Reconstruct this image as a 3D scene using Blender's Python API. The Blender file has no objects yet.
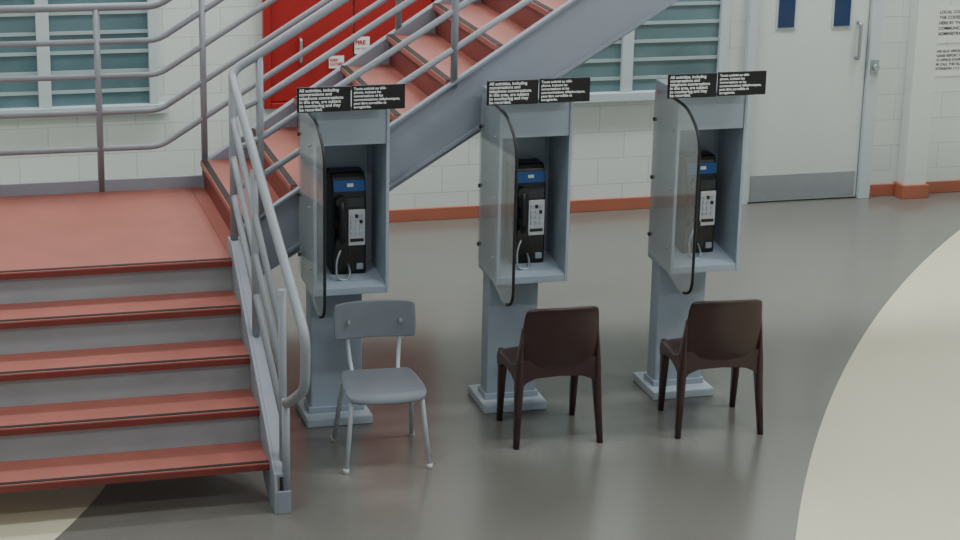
import bpy, bmesh, math
from mathutils import Vector, Matrix
S=1.1
# ------------------------------------------------------------ materials
def srgb(r,g,b):
    f=lambda c:(c/255/12.92) if c/255<=.04045 else ((c/255+.055)/1.055)**2.4
    return (f(r),f(g),f(b),1)
def mat(name,col,rough=.5,metal=0,noise=0,nscale=8,bump=0,bscale=80,spec=.5,trans=0,alpha=1,coat=0):
    m=bpy.data.materials.new(name); m.use_nodes=True; nt=m.node_tree; b=nt.nodes['Principled BSDF']
    c=srgb(*col); b.inputs['Base Color'].default_value=c; b.inputs['Roughness'].default_value=rough
    b.inputs['Metallic'].default_value=metal; b.inputs['Specular IOR Level'].default_value=spec
    b.inputs['Transmission Weight'].default_value=trans; b.inputs['Alpha'].default_value=alpha
    b.inputs['Coat Weight'].default_value=coat
    tc=nt.nodes.new('ShaderNodeTexCoord')
    if noise:
        n=nt.nodes.new('ShaderNodeTexNoise'); n.inputs['Scale'].default_value=nscale; n.inputs['Detail'].default_value=6
        nt.links.new(tc.outputs['Object'],n.inputs['Vector'])
        mx=nt.nodes.new('ShaderNodeMix'); mx.data_type='RGBA'
        mx.inputs[6].default_value=tuple(x*(1-noise) for x in c[:3])+(1,)
        mx.inputs[7].default_value=tuple(min(1,x*(1+noise)) for x in c[:3])+(1,)
        nt.links.new(n.outputs['Fac'],mx.inputs[0]); nt.links.new(mx.outputs[2],b.inputs['Base Color'])
    if bump:
        n2=nt.nodes.new('ShaderNodeTexNoise'); n2.inputs['Scale'].default_value=bscale
        nt.links.new(tc.outputs['Object'],n2.inputs['Vector'])
        bp=nt.nodes.new('ShaderNodeBump'); bp.inputs['Strength'].default_value=bump; bp.inputs['Distance'].default_value=.01
        nt.links.new(n2.outputs['Fac'],bp.inputs['Height']); nt.links.new(bp.outputs['Normal'],b.inputs['Normal'])
    return m
M={}
M['rail']=mat('paint_rail_grey',(140,144,152),.4,noise=.12,nscale=6)
M['string']=mat('paint_stringer_grey',(142,147,158),.5,noise=.12,nscale=3)
M['riser']=mat('paint_riser_grey',(158,164,168),.55,noise=.12,nscale=5)
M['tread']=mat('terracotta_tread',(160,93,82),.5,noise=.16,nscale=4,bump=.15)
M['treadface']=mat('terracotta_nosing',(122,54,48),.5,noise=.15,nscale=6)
M['grit']=mat('nosing_grit_black',(40,34,34),.8)
M['kiosk']=mat('kiosk_enamel_grey',(154,165,178),.38,noise=.06,nscale=5)
M['kioskd']=mat('kiosk_inner_grey',(142,152,162),.45,noise=.08,nscale=5)
M['base']=mat('kiosk_base_grey',(176,187,196),.45,noise=.08,nscale=8)
M['black']=mat('black_plastic',(10,11,14),.3)
M['sign']=mat('sign_black',(16,16,18),.35)
M['white']=mat('white_print',(232,235,235),.6)
M['blue']=mat('blue_panel',(16,84,150),.35)
M['silver']=mat('brushed_steel',(196,198,206),.35,metal=.4,noise=.08,nscale=40)
M['lcd']=mat('phone_display',(24,34,48),.15)
M['rubber']=mat('rubber_trim',(18,18,20),.5)
M['steel']=mat('stainless',(160,165,170),.35,metal=.6,noise=.1,nscale=12)
M['brown']=mat('brown_plastic',(60,39,39),.3,noise=.1,nscale=10,bump=.05,bscale=200)
M['seat']=mat('grey_seat_plastic',(112,118,126),.45,noise=.1,nscale=10)
M['chrome']=mat('chair_tube_grey',(196,202,208),.35,metal=.15)
M['foot']=mat('foot_cap',(200,200,198),.6)
M['red']=mat('red_paint',(156,30,28),.45,noise=.08,nscale=3)
M['door']=mat('door_paint',(206,212,208),.42,noise=.04,nscale=3)
M['frame']=mat('frame_paint',(188,198,202),.5,noise=.05)
M['pane']=mat('window_grey_glass',(92,118,124),.12,noise=.5,nscale=2)
M['slat']=mat('blind_slat',(160,176,178),.5,noise=.1,nscale=5)
M['bluepane']=mat('door_lite_glass',(24,50,92),.1)
M['basebd']=mat('baseboard_terracotta',(168,98,76),.5,noise=.1,nscale=5)
M['ceil']=mat('ceiling_paint',(205,205,200),.8,noise=.05)
M['paper']=mat('notice_paper',(226,228,226),.7)
M['wallp']=mat('wall_plain_paint',(210,215,210),.6,noise=.04,nscale=2)
M['redprint']=mat('red_print',(180,30,25),.6)
# clear acrylic: mostly see-through with a slight haze and a soft reflection
m=bpy.data.materials.new('clear_acrylic'); m.use_nodes=True; nt=m.node_tree; nt.nodes.clear()
o=nt.nodes.new('ShaderNodeOutputMaterial'); mx=nt.nodes.new('ShaderNodeMixShader'); mx2=nt.nodes.new('ShaderNodeMixShader'); t=nt.nodes.new('ShaderNodeBsdfTransparent'); g=nt.nodes.new('ShaderNodeBsdfGlossy'); df=nt.nodes.new('ShaderNodeBsdfDiffuse')
t.inputs[0].default_value=(.90,.92,.92,1); g.inputs['Roughness'].default_value=.04; df.inputs[0].default_value=(.86,.88,.88,1)
mx.inputs[0].default_value=.16; mx2.inputs[0].default_value=.10
nt.links.new(t.outputs[0],mx.inputs[1]); nt.links.new(g.outputs[0],mx.inputs[2]); nt.links.new(mx.outputs[0],mx2.inputs[1]); nt.links.new(df.outputs[0],mx2.inputs[2]); nt.links.new(mx2.outputs[0],o.inputs[0]); M['acrylic']=m
# painted block wall
m=bpy.data.materials.new('painted_block_wall'); m.use_nodes=True; nt=m.node_tree; b=nt.nodes['Principled BSDF']; b.inputs['Roughness'].default_value=.5
tc=nt.nodes.new('ShaderNodeTexCoord'); sp=nt.nodes.new('ShaderNodeSeparateXYZ'); cb=nt.nodes.new('ShaderNodeCombineXYZ')
nt.links.new(tc.outputs['Object'],sp.inputs[0]); ad=nt.nodes.new('ShaderNodeMath'); ad.operation='ADD'
nt.links.new(sp.outputs[0],ad.inputs[0]); nt.links.new(sp.outputs[1],ad.inputs[1]); nt.links.new(ad.outputs[0],cb.inputs[0]); nt.links.new(sp.outputs[2],cb.inputs[1])
br=nt.nodes.new('ShaderNodeTexBrick'); nt.links.new(cb.outputs[0],br.inputs['Vector'])
br.inputs['Color1'].default_value=srgb(216,222,217); br.inputs['Color2'].default_value=srgb(211,217,213); br.inputs['Mortar'].default_value=srgb(194,200,197)
br.inputs['Scale'].default_value=1; br.inputs['Mortar Size'].default_value=.004; br.inputs['Brick Width'].default_value=.37; br.inputs['Row Height'].default_value=.185; br.inputs['Mortar Smooth'].default_value=.3
nt.links.new(br.outputs['Color'],b.inputs['Base Color'])
bp=nt.nodes.new('ShaderNodeBump'); bp.inputs['Strength'].default_value=.3; bp.inputs['Distance'].default_value=.006; bp.invert=True
nt.links.new(br.outputs['Fac'],bp.inputs['Height']); nt.links.new(bp.outputs['Normal'],b.inputs['Normal']); M['block']=m
# floor
m=bpy.data.materials.new('polished_floor'); m.use_nodes=True; nt=m.node_tree; b=nt.nodes['Principled BSDF']
tc=nt.nodes.new('ShaderNodeTexCoord')
def circ(cx,cy,r):
    v=nt.nodes.new('ShaderNodeVectorMath'); v.operation='DISTANCE'; nt.links.new(tc.outputs['Object'],v.inputs[0]); v.inputs[1].default_value=(cx,cy,0)
    l=nt.nodes.new('ShaderNodeMath'); l.operation='LESS_THAN'; nt.links.new(v.outputs['Value'],l.inputs[0]); l.inputs[1].default_value=r; return l
c1=circ(17.61,-9.5,17.6); c2=circ(-4.66,1.2,4.0)
mxm=nt.nodes.new('ShaderNodeMath'); mxm.operation='MAXIMUM'; nt.links.new(c1.outputs[0],mxm.inputs[0]); nt.links.new(c2.outputs[0],mxm.inputs[1])
n=nt.nodes.new('ShaderNodeTexNoise'); n.inputs['Scale'].default_value=.9; n.inputs['Detail'].default_value=4; nt.links.new(tc.outputs['Object'],n.inputs['Vector'])
def mixc(fac,a,bb):
    x=nt.nodes.new('ShaderNodeMix'); x.data_type='RGBA'; nt.links.new(fac,x.inputs[0])
    for i,v in ((6,a),(7,bb)):
        if isinstance(v,tuple): x.inputs[i].default_value=v
        else: nt.links.new(v,x.inputs[i])
    return x.outputs[2]
gcol=mixc(n.outputs['Fac'],srgb(104,102,97),srgb(118,116,110))
ccol=mixc(n.outputs['Fac'],srgb(206,201,174),srgb(216,211,188))
base=mixc(mxm.outputs[0],gcol,ccol)
# faint dusty scuffs around the chair feet
def blob(cx,cy,r):
    v=nt.nodes.new('ShaderNodeVectorMath'); v.operation='DISTANCE'; nt.links.new(tc.outputs['Object'],v.inputs[0]); v.inputs[1].default_value=(cx,cy,0)
    l=nt.nodes.new('ShaderNodeMapRange'); nt.links.new(v.outputs['Value'],l.inputs[0]); l.inputs[1].default_value=0; l.inputs[2].default_value=r; l.inputs[3].default_value=1; l.inputs[4].default_value=0; return l.outputs[0]
ns=nt.nodes.new('ShaderNodeTexNoise'); ns.inputs['Scale'].default_value=60; ns.inputs['Detail'].default_value=8; ns.inputs['Roughness'].default_value=.75; nt.links.new(tc.outputs['Object'],ns.inputs['Vector'])
acc=None
for q in ((1.0,-.32,.34),(1.38,-.36,.34),(.12,-.46,.3),(1.83,-.38,.3)):
    bo=blob(*q)
    if acc is None: acc=bo
    else:
        a_=nt.nodes.new('ShaderNodeMath'); a_.operation='MAXIMUM'; nt.links.new(acc,a_.inputs[0]); nt.links.new(bo,a_.inputs[1]); acc=a_.outputs[0]
mm=nt.nodes.new('ShaderNodeMath'); mm.operation='MULTIPLY'; nt.links.new(acc,mm.inputs[0]); nt.links.new(ns.outputs['Fac'],mm.inputs[1])
ms=nt.nodes.new('ShaderNodeMapRange'); nt.links.new(mm.outputs[0],ms.inputs[0]); ms.inputs[1].default_value=.2; ms.inputs[2].default_value=.6; ms.inputs[3].default_value=0; ms.inputs[4].default_value=.3
base=mixc(ms.outputs[0],base,srgb(180,176,170))
nt.links.new(base,b.inputs['Base Color'])
mr=nt.nodes.new('ShaderNodeMapRange'); nt.links.new(n.outputs['Fac'],mr.inputs[0]); mr.inputs[3].default_value=.2; mr.inputs[4].default_value=.3
nt.links.new(mr.outputs[0],b.inputs['Roughness']); b.inputs['Specular IOR Level'].default_value=.6
b.inputs['Coat Weight'].default_value=.2; b.inputs['Coat Roughness'].default_value=.14; M['floor']=m

# ------------------------------------------------------------ helpers
def link(o): bpy.context.scene.collection.objects.link(o); return o
def root(name,loc=(0,0,0),rz=0):
    e=bpy.data.objects.new(name,None); e.empty_display_size=.1; e.location=loc; e.rotation_euler[2]=rz; return link(e)
def obj(name,me,m,par):
    o=bpy.data.objects.new(name,me); me.materials.append(M[m]) if m else None
    link(o)
    if par: o.parent=par
    return o
def box(name,par,x0,x1,y0,y1,z0,z1,m,bev=.0):
    bm=bmesh.new(); bmesh.ops.create_cube(bm,size=1)
    for v in bm.verts: v.co=Vector(((x0+x1)/2+v.co.x*(x1-x0),(y0+y1)/2+v.co.y*(y1-y0),(z0+z1)/2+v.co.z*(z1-z0)))
    if bev: bmesh.ops.bevel(bm,geom=bm.edges[:],offset=bev,segments=2,profile=.5,affect='EDGES')
    me=bpy.data.meshes.new(name); bm.to_mesh(me); bm.free(); return obj(name,me,m,par)
def prism(name,par,pts,axis,a,b,m,bev=0):
    bm=bmesh.new()
    def P(p,t): return (t,p[0],p[1]) if axis==0 else ((p[0],t,p[1]) if axis==1 else (p[0],p[1],t))
    v0=[bm.verts.new(P(p,a)) for p in pts]; v1=[bm.verts.new(P(p,b)) for p in pts]; n=len(pts)
    bm.faces.new(v0); bm.faces.new(v1[::-1])
    for i in range(n): bm.faces.new([v0[i],v0[(i+1)%n],v1[(i+1)%n],v1[i]][::-1])
    bmesh.ops.recalc_face_normals(bm,faces=bm.faces[:])
    if bev: bmesh.ops.bevel(bm,geom=bm.edges[:],offset=bev,segments=2,profile=.5,affect='EDGES')
    me=bpy.data.meshes.new(name); bm.to_mesh(me); bm.free(); return obj(name,me,m,par)
def fil(pts,fillet,n=7):
    pts=[Vector(p) for p in pts]; q=[pts[0]]
    for i in range(1,len(pts)-1):
        a,b,c=pts[i-1],pts[i],pts[i+1]; d1=(a-b); d2=(c-b); t=min(fillet,d1.length*.45,d2.length*.45)
        p1=b+d1.normalized()*t; p2=b+d2.normalized()*t
        for k in range(n):
            s=k/(n-1); q.append(p1*(1-s)**2+b*2*s*(1-s)+p2*s*s)
    q.append(pts[-1]); return q
def tube(name,par,pts,r,m,fillet=0,res=10):
    pts=fil(pts,fillet) if fillet else [Vector(p) for p in pts]
    bm=bmesh.new(); rings=[]; nrm=None
    for i,p in enumerate(pts):
        if i==0: d=pts[1]-p
        elif i==len(pts)-1: d=p-pts[i-1]
        else: d=(pts[i+1]-p).normalized()+(p-pts[i-1]).normalized()
        d.normalize()
        if nrm is None: nrm=d.orthogonal().normalized()
        else: nrm=(nrm-d*nrm.dot(d)).normalized()
        bn=d.cross(nrm)
        rings.append([bm.verts.new(p+(nrm*math.cos(2*math.pi*k/res)+bn*math.sin(2*math.pi*k/res))*r) for k in range(res)])
    for a,b in zip(rings,rings[1:]):
        for k in range(res): bm.faces.new([a[k],a[(k+1)%res],b[(k+1)%res],b[k]])
    bm.faces.new(rings[0][::-1]); bm.faces.new(rings[-1])
    for f in bm.faces: f.smooth=len(f.verts)==4
    bmesh.ops.recalc_face_normals(bm,faces=bm.faces[:])
    me=bpy.data.meshes.new(name); bm.to_mesh(me); bm.free(); return obj(name,me,m,par)
def cyl(name,par,c,axis,r,h,m):
    d=Vector((0,0,0)); d[axis]=h/2; c=Vector(c); return tube(name,par,[c-d,c+d],r,m,res=16)
def text(name,par,body,loc,size,m,space=1.0,bold=0):
    cu=bpy.data.curves.new(name,'FONT'); cu.body=body; cu.size=size; cu.space_line=space; cu.extrude=.0004; cu.offset=bold
    t=bpy.data.objects.new('tmp',cu); link(t); bpy.context.view_layer.update()
    me=bpy.data.meshes.new_from_object(t.evaluated_get(bpy.context.evaluated_depsgraph_get())); bpy.data.objects.remove(t)
    me.materials.clear(); me.name=name
    R=Matrix.Rotation(math.radians(90),4,'X'); me.transform(Matrix.Translation(loc)@R)
    return obj(name,me,m,par)

# ------------------------------------------------------------ room
YW=3.84; XL=-4.0; XR=7.5; YF=-11; H=5.6
box('floor',None,XL,XR,YF,YW+.2,-.1,0,'floor')
box('wall_back',None,XL,XR,YW,YW+.2,0,H,'block')
box('wall_left',None,XL-.2,XL,YF,YW+.2,0,H,'block')
box('wall_right',None,XR,XR+.2,YF,YW+.2,0,H,'block')
box('ceiling',None,XL-.2,XR+.2,YF,YW+.2,H,H+.1,'ceil')
box('baseboard_back',None,XL,3.86,YW-.02,YW,0,.085,'basebd',.004)
box('baseboard_back',None,4.86,5.08,YW-.02,YW,0,.085,'basebd',.004)
p=root('wall_pilaster'); box('pilaster_body',p,5.10,5.27,YW-.12,YW,0,H,'wallp',.003); box('pilaster_base',p,5.08,5.29,YW-.14,YW,0,.1,'basebd',.004)
box('baseboard_right_bay',None,5.29,XR,YW-.02,YW,0,.085,'basebd',.004)
def window(name,x0,x1,z0,z1,mulls):
    r=root(name); y=YW
    box('pane',r,x0,x1,y-.012,y-.002,z0,z1,'pane')
    box('sill',r,x0-.08,x1+.08,y-.07,y,z0-.06,z0,'frame',.004)
    box('head',r,x0-.06,x1+.06,y-.05,y,z1,z1+.05,'frame',.004)
    for xx in (x0,x1): box('jamb',r,xx-.035,xx+.02,y-.05,y,z0,z1,'frame',.004)
    for xx in mulls: box('mullion',r,xx-.04,xx+.04,y-.05,y-.012,z0,z1,'frame',.004)
    z=z0+.08; k=0
    while z<z1-.02:
        box('louvre_%d'%k,r,x0+.02,x1-.02,y-.022,y-.014,z,z+.022,'slat'); z+=.125; k+=1
window('window_1',-1.9,-.2,.88,2.2,[-.89])
window('window_2',2.0,3.69,.84,2.2,[2.99])
# service door
d=root('door_1')
box('leaf',d,3.93,4.77,YW-.03,YW-.002,.01,1.95,'door',.003)
box('kick_plate',d,3.95,4.75,YW-.036,YW-.03,.02,.2,'steel')
for a,b in ((4.08,4.20),(4.50,4.62)):
    box('lite_frame',d,a-.015,b+.015,YW-.038,YW-.03,1.235,1.78,'frame',.002); box('lite_glass',d,a,b,YW-.044,YW-.036,1.25,1.765,'bluepane')
box('jamb_left',d,3.86,3.925,YW-.06,YW,0,2.02,'frame',.004); box('jamb_right',d,4.775,4.86,YW-.07,YW,0,2.02,'frame',.004)
box('head_jamb',d,3.86,4.86,YW-.06,YW,1.955,2.02,'frame',.004)
tube('pull_handle',d,[(4.69,YW-.03,1.02),(4.69,YW-.08,1.02),(4.69,YW-.08,1.27),(4.69,YW-.03,1.27)],.013,'steel',.02)
cyl('knob',d,(4.82,YW-.09,.96),1,.022,.05,'steel')
box('lock_plate',d,4.79,4.85,YW-.08,YW-.07,.91,1.01,'steel',.003)
# red shuttered opening
d=root('red_shutter')
box('leaf_a',d,.55,1.09,YW-.03,YW-.002,.86,2.1,'red',.003); box('leaf_b',d,1.10,1.62,YW-.03,YW-.002,.86,2.1,'red',.003)
for a,b in ((.50,.545),(1.625,1.67)): box('jamb',d,a,b,YW-.06,YW,.82,2.15,'red',.004)
box('head',d,.545,1.625,YW-.06,YW,2.105,2.15,'red',.004); box('sill',d,.545,1.625,YW-.06,YW,.82,.855,'red',.004)
tube('pull_handle',d,[(.74,YW-.03,1.12),(.74,YW-.07,1.12),(.74,YW-.07,1.27),(.74,YW-.03,1.27)],.01,'steel',.02)
s=root('fire_sign'); box('plate',s,1.10,1.20,YW-.037,YW-.0305,1.16,1.27,'paper'); text('lettering',s,'FIRE',(1.103,YW-.038,1.222),.038,'redprint',1.0,.0015); text('lettering_small',s,'KEEP CLEAR',(1.105,YW-.038,1.19),.015,'redprint')
s=root('door_placard'); box('plate',s,.93,1.03,YW-.037,YW-.0305,1.07,1.15,'paper'); text('lettering',s,'KEEP\nCLOSED',(.935,YW-.038,1.115),.025,'redprint',1.0,.0006)
# wall notices
s=root('wall_notice'); box('sheet',s,5.32,5.70,YW-.006,YW-.001,1.10,1.36,'paper')
text('lettering',s,'LOCAL COMPLAINT\nTHE CODES ARE LISTED\nHERE BY THE OFFICE\nCOMMUNICATION AND\nADMINISTRATION RULES',(5.33,YW-.0065,1.31),.031,'sign',1.25,.0008)
s=root('wall_notice'); box('sheet',s,5.31,5.70,YW-.006,YW-.001,.86,1.07,'paper')
text('lettering',s,'AVIS AUX VISITEURS ET\nPLEASE REPORT PROBLEMS\nTO OFFICE STAFF ON DUTY\nOR CALL THE NUMBER BELOW\nEXTENSION 1 2 3',(5.32,YW-.0065,1.03),.026,'sign',1.2,.0008)

# ------------------------------------------------------------ stairs
R_=.165; G=.25; Y1=.33; XS=-.26; XLs=-2.2; LT=.84
st=root('staircase')
for k in range(1,6):
    top=R_*k+.03 if k<5 else .85; yf=Y1-G*(5-k)
    yb=yf+G+.03 if k<5 else 1.75
    box('tread_%d'%k,st,XLs,XS,yf,yb,top-.035,top,'tread',.003)
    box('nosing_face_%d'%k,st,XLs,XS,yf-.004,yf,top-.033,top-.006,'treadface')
    box('nosing_strip_%d'%k,st,XLs,XS,yf+.006,yf+.028,top,top+.003,'grit')
    if k>1: box('riser_%d'%k,st,XLs,XS,yf+.024,yf+.030,top-R_,top-.035,'riser')
box('landing_extension',st,XS,-.19,.46,1.75,.815,.85,'tread')
nose=lambda y:LT+.66*(y-Y1)
def side(x0,x1,nm,fx):
    prism(nm,st,[(.46,.93),(.36,.93),(-.78,nose(-.78)+.075),(-.80,.10),(-.80,0),(-.60,0),(.36,.63),(.46,.63)],0,x0,x1,'string',.003)
    prism(nm+'_flange',st,[(.46,.93),(.36,.93),(-.78,nose(-.78)+.075),(-.78,nose(-.78)+.06),(.36,.915),(.46,.915)],0,x1,x1+fx,'string',.002)
    prism(nm+'_flange_end',st,[(-.80,.105),(-.80,0),(-.785,0),(-.785,.105)],0,x1,x1+fx,'string',.002)
side(XS,XS+.014,'stringer_right',.06); side(XLs-.014,XLs,'stringer_left',.0001)
box('landing_fascia_back',st,XLs,-.19,1.75,1.77,.64,.915,'string',.003)
box('landing_fascia_left',st,XLs-.018,XLs,.46,1.77,.64,.915,'string',.003)
box('landing_beam_front',st,XLs,XS,Y1+.04,Y1+.06,.64,.80,'string')
for k,(x,y) in enumerate(((XLs+.06,1.66),(XLs+.06,.5),(-.3,1.66))): box('landing_column_%d'%k,st,x-.04,x+.04,y-.04,y+.04,0,.8,'string',.004)
G2=.258; X0=-.19; N=14; NY0,NY1=.455,1.725
for k in range(N):
    x=X0+G2*k; z=LT+R_*k
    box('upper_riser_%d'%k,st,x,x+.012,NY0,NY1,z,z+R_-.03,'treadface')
    box('upper_tread_%d'%k,st,x-.02,x+G2+.012,NY0,NY1,z+R_-.03,z+R_,'tread',.003)
    box('upper_nosing_%d'%k,st,x-.014,x+.018,NY0,NY1,z+R_,z+R_+.003,'grit')
sl=R_/G2; xe=X0+G2*N; ze=LT+R_*N
up=lambda x:.975+.648*(x+.21)
lo=lambda x:.695+.607*(x+.21)
for nm,a,b in (('upper_stringer_near',.44,.455),('upper_stringer_far',1.725,1.74)):
    prism(nm,st,[(-.20,up(-.20)),(-.20,.66),(xe+.05,lo(xe+.05)),(xe+.05,up(xe+.05))],1,a,b,'string',.002)
for nm,a,b in (('upper_flange_near',.41,.44),('upper_flange_far',1.74,1.79)):
    prism(nm+'_top',st,[(-.19,up(-.19)),(-.19,up(-.19)-.014),(xe,up(xe)-.014),(xe,up(xe))],1,a,b,'string')
    prism(nm+'_bottom',st,[(.0,lo(.0)+.014),(.0,lo(.0)),(xe,lo(xe)),(xe,lo(xe)+.014)],1,a,b,'string')
box('upper_walkway',st,xe,XR,.44,1.79,ze-.2,ze,'string')

# ------------------------------------------------------------ railings
rl=root('stair_railing')
yb=1.76; xb=-.42
for i,z in enumerate((1.85,1.665,1.48,1.285,1.085)):
    tube('back_rail_%d'%i,rl,[(XLs,yb,z),(xb,yb,z),(xe,yb,z+sl*.97*(xe-xb))],.021 if i==0 else .016,'rail',.06)
for i,x in enumerate((-1.75,-.74,-.18,.9,1.95,3.0)):
    zt=1.85 if x<xb else 1.85+sl*.97*(x-xb); zb=.85 if x<-.19 else up(x)-.05
    cyl('back_post_%d'%i,rl,(x,yb-.0,(zt+zb)/2),2,.018,zt-zb,'rail')
hx=-.235; hb=-.205
tube('hand_rail',rl,[(hb,-.80,.52),(hb+.02,-.86,.56),(hb+.04,-1.02,.66),(hb+.04,-1.04,.90),(hx,Y1-.02,1.69),(hx,.43,1.75),(-.10,.43,1.83),(xe,.43,1.83+sl*.97*(xe+.10))],.022,'rail',.07)
for i,o_ in enumerate((.19,.38,.57)):
    tube('side_rail_%d'%i,rl,[(hb,-.71,nose(-.71)+.84-o_),(hx,Y1,1.68-o_),(hx,.43,1.74-o_),(-.10,.43,1.80-o_),(xe,.43,1.80-o_+sl*.97*(xe+.10))],.016,'rail',.05)
for i,(y,zb) in enumerate(((-.71,0),(-.77,0),(-.12,.48),(.40,.9))):
    zt=nose(y)+.86 if i<3 else 1.74
    if i==1: zt=.53
    xx=hb+(hx-hb)*(y+.71)/1.04
    cyl('side_post_%d'%i,rl,(xx,y,(zt+zb)/2),2,.018 ,zt-zb,'rail')
for i,x in enumerate((-.10,.86,1.9,2.95)):
    zb=up(x)-.03; zt=1.83+sl*.97*(x+.10); cyl('near_post_%d'%i,rl,(x,.43,(zt+zb)/2),2,.018,zt-zb,'rail')
for i,o_ in enumerate((0,.19,.38,.57)):
    tube('left_rail_%d'%i,rl,[(XLs,-.71,nose(-.71)+.88-o_),(XLs,Y1,1.74-o_),(XLs,.43,1.80-o_),(XLs,1.76,1.80-o_)],.02 if i==0 else .0145,'rail',.05)
for i,(y,zb) in enumerate(((-.71,0),(-.12,.48),(.43,.85),(1.2,.85))): cyl('left_post_%d'%i,rl,(XLs,y,(zb+(nose(min(y,.43))+.88))/2),2,.018,nose(min(y,.43))+.88-zb,'rail')

# ------------------------------------------------------------ payphone kiosk
EN='All activities, including\nconversations and\ntelephone conversations\nin this area, are subject\nto monitoring and may\nbe recorded.'
FR='Toute activité au télé-\nphone, incluant les\nconversations et les\ncommunications téléphoniques,\npeut être surveillée et\nenregistrée.'
def kiosk(loc):
    r=root('payphone_kiosk',loc)
    box('base_plate',r,.08,.41,.198,.52,0,.045,'base',.006)
    box('pole',r,.115,.375,.29,.41,.045,.75,'kiosk',.008)
    box('pole_collar',r,.105,.385,.28,.42,.045,.075,'kiosk',.003)
    x0,x1,y0,y1,z0,z1=.09,.457,.08,.405,.715,1.63
    for nm,a,b in (('side_panel_left',x0,x0+.016),('side_panel_right',x1-.016,x1)):
        prism(nm,r,[(y1,z0+.0),(y0,z0),(y0,z1),(y1,z1)],0,a,b,'kiosk',.003)
    box('back_panel',r,x0+.016,x1-.016,y1-.015,y1,z0,z1,'kioskd')
    prism('bottom_tray',r,[(y0+.002,z0),(y1-.015,z0),(y1-.015,z0+.075),(y0+.05,z0+.05),(y0+.002,z0+.035)],0,x0+.016,x1-.016,'kiosk',.002)
    box('top_cap',r,x0,x1,y0,y1,z1,z1+.015,'kiosk',.003)
    box('header_panel',r,x0+.016,x1-.016,y0+.005,y0+.02,1.45,z1,'kiosk',.003)
    box('light_housing',r,x0+.016,x1-.016,y0+.02,y1-.015,1.45,1.465,'kioskd')
    for zz in (1.45,1.15,.85):
        cyl('side_bolt',r,(x0-.012,.36,zz),0,.010,.018,'rubber'); cyl('side_bolt_front',r,(x0-.012,.11,zz),0,.007,.014,'steel')
    box('phone_backplate',r,.165,.415,.37,.39,.78,1.40,'kioskd',.003)
    # privacy wing of clear acrylic with rubber edge
    prof=[(p[1],p[2]) for p in fil([(0,.37,1.61),(0,.09,1.61),(0,-.08,1.60),(0,-.25,1.50),(0,-.25,.72),(0,-.10,.675),(0,.10,.74),(0,.37,.76)],.10)]
    prism('acrylic_wing',r,prof,0,.074,.080,'acrylic')
    tr=[(.077,a,b) for a,b in prof if not (a>-.14 and b<1)]
    tube('wing_trim',r,tr[3:],.0075,'rubber',0,8)
    # signs
    box('sign_english',r,0,.252,.0,.012,1.633,1.75,'sign',.002); box('sign_french',r,.257,.509,-.004,.008,1.636,1.753,'sign',.002)
    box('sign_bracket',r,.12,.42,.012,.08,1.63,1.65,'kiosk')
    text('sign_text_english',r,EN,(.010,-.0006,1.729),.0208,'white',.86,.0005)
    text('sign_text_french',r,FR,(.265,-.0046,1.732),.0172,'white',1.0,.0004)
    # telephone
    X0,X1=.21,.378; dx=.012
    prism('phone_body',r,[(.37,.745),(.235,.745),(.225,.79),(.225,1.155),(.25,1.245),(.27,1.275),(.37,1.275)],0,X0,X1,'black',.008)
    prism('phone_brow_blue',r,[(.2285,1.188),(.2435,1.240),(.2475,1.240),(.2335,1.188)],0,X0+.01,X1-.006,'blue')
    box('brow_logo',r,.285,.315,.230,.238,1.21,1.226,'white')
    box('display_bezel',r,.235+dx,.355+dx,.218,.226,1.11,1.16,'lcd',.002)
    box('face_plate',r,.276+dx,.360+dx,.216,.226,.92,1.10,'silver',.003)
    for i in range(4):
        for j in range(3): box('key_%d'%(i*3+j),r,.287+dx+j*.022,.301+dx+j*.022,.209,.217,.975+i*.028,.992+i*.028,'black' if (i+j)%5==4 else 'base',.001)
    box('card_slot',r,.285+dx,.35+dx,.212,.217,.94,.955,'black')
    box('coin_return',r,.315+dx,.35+dx,.21,.226,.80,.83,'kioskd',.004)
    hxk=.247
    tube('handset_grip',r,[(hxk,.185,.95),(hxk,.165,.98),(hxk,.16,1.06),(hxk,.165,1.12),(hxk,.185,1.15)],.017,'black',.02,12)
    cyl('handset_ear',r,(hxk,.19,1.15),1,.029,.045,'black'); cyl('handset_mouth',r,(hxk,.19,.945),1,.029,.045,'black')
    box('cradle',r,hxk-.025,hxk+.025,.19,.226,1.02,1.06,'black',.004)
    tube('handset_cord',r,[(hxk,.18,.925),(hxk-.03,.165,.86),(hxk-.03,.15,.775),(.27,.15,.765),(.29,.18,.79),(.29,.235,.83)],.0055,'steel',.05,8)
    return r
for i in range(3): kiosk((.907*i,0,0))

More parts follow.
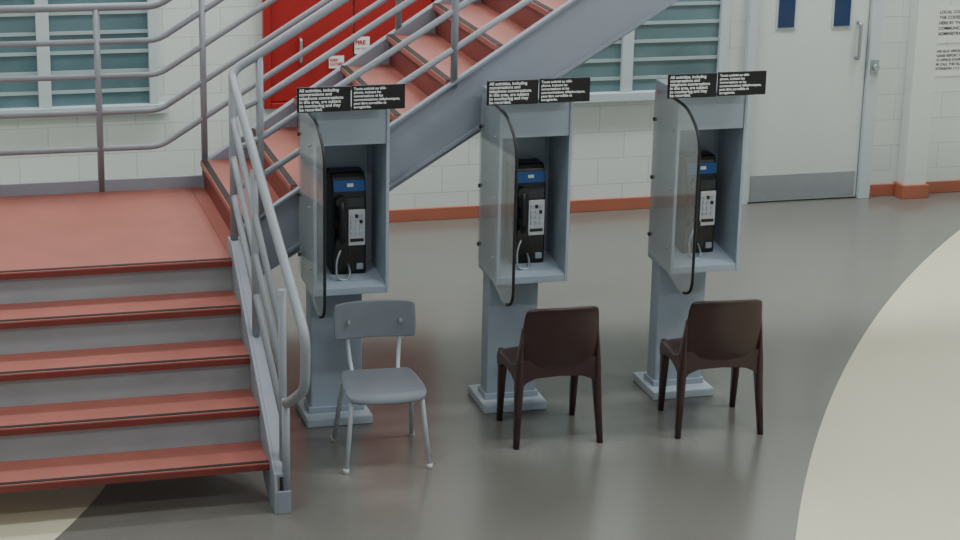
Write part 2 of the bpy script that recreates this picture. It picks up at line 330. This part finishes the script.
# ------------------------------------------------------------ plastic chairs
def leg(par,name,secs,m):
    """secs: (x,y,z,w,d) from top to bottom"""
    bm=bmesh.new(); L=[]
    for x,y,z,w,d in secs:
        L.append([bm.verts.new((x+w/2*math.copysign(abs(math.cos(a))**.6,math.cos(a)),y+d/2*math.copysign(abs(math.sin(a))**.6,math.sin(a)),z)) for a in [2*math.pi*(k+.5)/12 for k in range(12)]])
    for a,b in zip(L,L[1:]):
        for k in range(12): bm.faces.new([a[k],a[(k+1)%12],b[(k+1)%12],b[k]])
    for f in bm.faces: f.smooth=True
    bm.faces.new(L[0]); bm.faces.new(L[-1][::-1]); bmesh.ops.recalc_face_normals(bm,faces=bm.faces[:])
    me=bpy.data.meshes.new(name); bm.to_mesh(me); bm.free(); return obj(name,me,m,par)
def shell(name,par,prof,m,th,nu=12):
    """prof: list of (y,z,halfwidth,edge_dy,edge_dz)"""
    bm=bmesh.new(); rows=[]
    for (y,z,w,dy,dz) in prof:
        row=[]
        for k in range(nu+1):
            u=-1+2*k/nu; row.append(bm.verts.new((u*w,y+dy*abs(u)**2.5,z+dz*abs(u)**4)))
        rows.append(row)
    for a,b in zip(rows,rows[1:]):
        for k in range(nu): bm.faces.new([a[k],a[k+1],b[k+1],b[k]])
    for f in bm.faces: f.smooth=True
    me=bpy.data.meshes.new(name); bm.to_mesh(me); bm.free(); o=obj(name,me,m,par)
    s=o.modifiers.new('solid','SOLIDIFY'); s.thickness=th; s.offset=0
    ss=o.modifiers.new('sub','SUBSURF'); ss.levels=1; ss.render_levels=2
    return o
def plastic_chair(loc,rz):
    r=root('plastic_chair',loc,rz)
    prof=[(.225,.325,.190,-.02,0),(.218,.365,.197,-.02,-.01),(.18,.388,.206,-.01,-.012),(.08,.386,.212,0,-.01),(-.02,.374,.214,0,.006),(-.10,.364,.212,.0,.020),(-.15,.364,.208,.01,.03),(-.178,.395,.203,.03,.01),(-.194,.45,.199,.035,0),(-.208,.53,.195,.04,0),(-.220,.61,.190,.042,-.002),(-.229,.67,.185,.042,-.004),(-.236,.70,.180,.04,-.008),(-.244,.715,.172,.038,-.016)]
    shell('seat_and_back',r,prof,'brown',.018)
    for sx,n in ((-1,'left'),(1,'right')):
        prism('apron_'+n,r,[(-.15,.42),(-.05,.385),(.185,.375),(.20,.34),(.19,.30),(.14,.315),(.08,.335),(0,.34),(-.08,.33),(-.15,.30)],0,sx*.204-.007,sx*.204+.007,'brown',.004)
        leg(r,'rear_leg_'+n,[(sx*.186,-.172,.60,.010,.02),(sx*.190,-.163,.52,.016,.045),(sx*.193,-.155,.45,.024,.07),(sx*.194,-.152,.38,.034,.09),(sx*.196,-.158,.30,.038,.075),(sx*.202,-.172,.18,.034,.052),(sx*.212,-.195,0,.028,.036)],'brown')
        leg(r,'front_leg_'+n,[(sx*.190,.160,.378,.034,.10),(sx*.189,.165,.32,.040,.085),(sx*.189,.175,.22,.036,.058),(sx*.190,.195,0,.027,.034)],'brown')
    prism('apron_rear',r,[(-.195,.44),(.195,.44),(.195,.29),(.165,.325),(.12,.345),(0,.352),(-.12,.345),(-.165,.325),(-.195,.29)],1,-.182,-.168,'brown',.003)
    return r
plastic_chair((1.225,-.09,0),math.radians(-1))
plastic_chair((2.055,-.145,0),math.radians(-5))
# ------------------------------------------------------------ school chair (faces -Y)
def school_chair(loc,rz):
    r=root('school_chair',loc,rz)
    prof=[(-.225,.335,.17,.03,0),(-.215,.36,.185,.03,0),(-.18,.372,.193,.02,.0),(-.08,.370,.193,0,.004),(.03,.362,.188,0,.008),(.12,.364,.177,-.01,.01),(.165,.374,.158,-.02,.008)]
    shell('seat',r,prof,'seat',.012)
    bp_=[(.195,.525,.190,-.03,.004),(.197,.533,.197,-.035,0),(.205,.61,.200,-.035,0),(.212,.692,.197,-.035,0),(.214,.706,.188,-.033,-.004)]
    shell('backrest',r,bp_,'seat',.012)
    for sx,n in ((-1,'left'),(1,'right')):
        tube('leg_frame_'+n,r,[(sx*.198,-.215,.005),(sx*.165,-.17,.345),(sx*.165,.10,.345),(sx*.192,.205,.005)],.0115,'chrome',.035,12)
        tube('back_post_'+n,r,[(sx*.11,-.10,.35),(sx*.11,.15,.35),(sx*.118,.19,.42),(sx*.125,.205,.50),(sx*.125,.214,.64)],.010,'chrome',.03,12)
        for y,n2 in ((-.215,'front'),(.205,'rear')): cyl('foot_%s_%s'%(n,n2),r,(sx*(.198 if y<0 else .192),y,.012),2,.014,.024,'foot')
        cyl('rivet_'+n,r,(sx*.125,.180,.61),1,.008,.03,'steel')
    tube('cross_bar_front',r,[(-.165,-.14,.342),(.165,-.14,.342)],.009,'chrome'); tube('cross_bar_rear',r,[(-.165,.09,.342),(.165,.09,.342)],.009,'chrome')
    return r
school_chair((.355,-.205,0),math.radians(-3))

# ------------------------------------------------------------ lights
def area(name,x,y,z,sx,sy,e,col=(.95,.99,1),rot=(0,0,0)):
    l=bpy.data.lights.new(name,'AREA'); l.shape='RECTANGLE'; l.size=sx*S; l.size_y=sy*S; l.energy=e*S*S; l.color=col
    o=bpy.data.objects.new(name,l); o.location=(x,y,z); o.rotation_euler=rot; link(o)
for i,(x,y,e) in enumerate(((-1.5,2.3,100),(2.0,2.6,135),(5.2,2.3,145),(-1.5,-1.5,60),(2.2,-1.8,70),(5.5,-1.8,125),(0,-5.5,60),(4,-5.5,75))):
    area('ceiling_light',x,y,H-.1,1.6,.6,e)
w=bpy.data.worlds.new('world'); bpy.context.scene.world=w; w.use_nodes=True
w.node_tree.nodes['Background'].inputs[0].default_value=(.80,.88,1,1); w.node_tree.nodes['Background'].inputs[1].default_value=.5

# ------------------------------------------------------------ camera
f,yaw,pit,rol,C=2036.2,.2796,.2926,.0214,Vector((-1.7059,-9.0415,3.659))
F=Vector((math.sin(yaw)*math.cos(pit),math.cos(yaw)*math.cos(pit),-math.sin(pit)))
R0=Vector((math.cos(yaw),-math.sin(yaw),0)); U0=R0.cross(F)
R=R0*math.cos(rol)+U0*math.sin(rol); U=-R0*math.sin(rol)+U0*math.cos(rol)
cd=bpy.data.cameras.new('camera'); cd.sensor_width=36; cd.lens=f/960*36; cd.clip_end=100
co=bpy.data.objects.new('camera',cd); link(co)
mw=Matrix((( R.x,U.x,-F.x,0),(R.y,U.y,-F.y,0),(R.z,U.z,-F.z,0),(0,0,0,1))); co.matrix_world=Matrix.Translation(C)@mw
bpy.context.scene.camera=co
# ------------------------------------------------------------ bring to real-world scale
for o in bpy.context.scene.objects:
    if o.parent is None:
        o.location=o.location*S
        if o.type in ('MESH','EMPTY'): o.scale=(S,S,S)
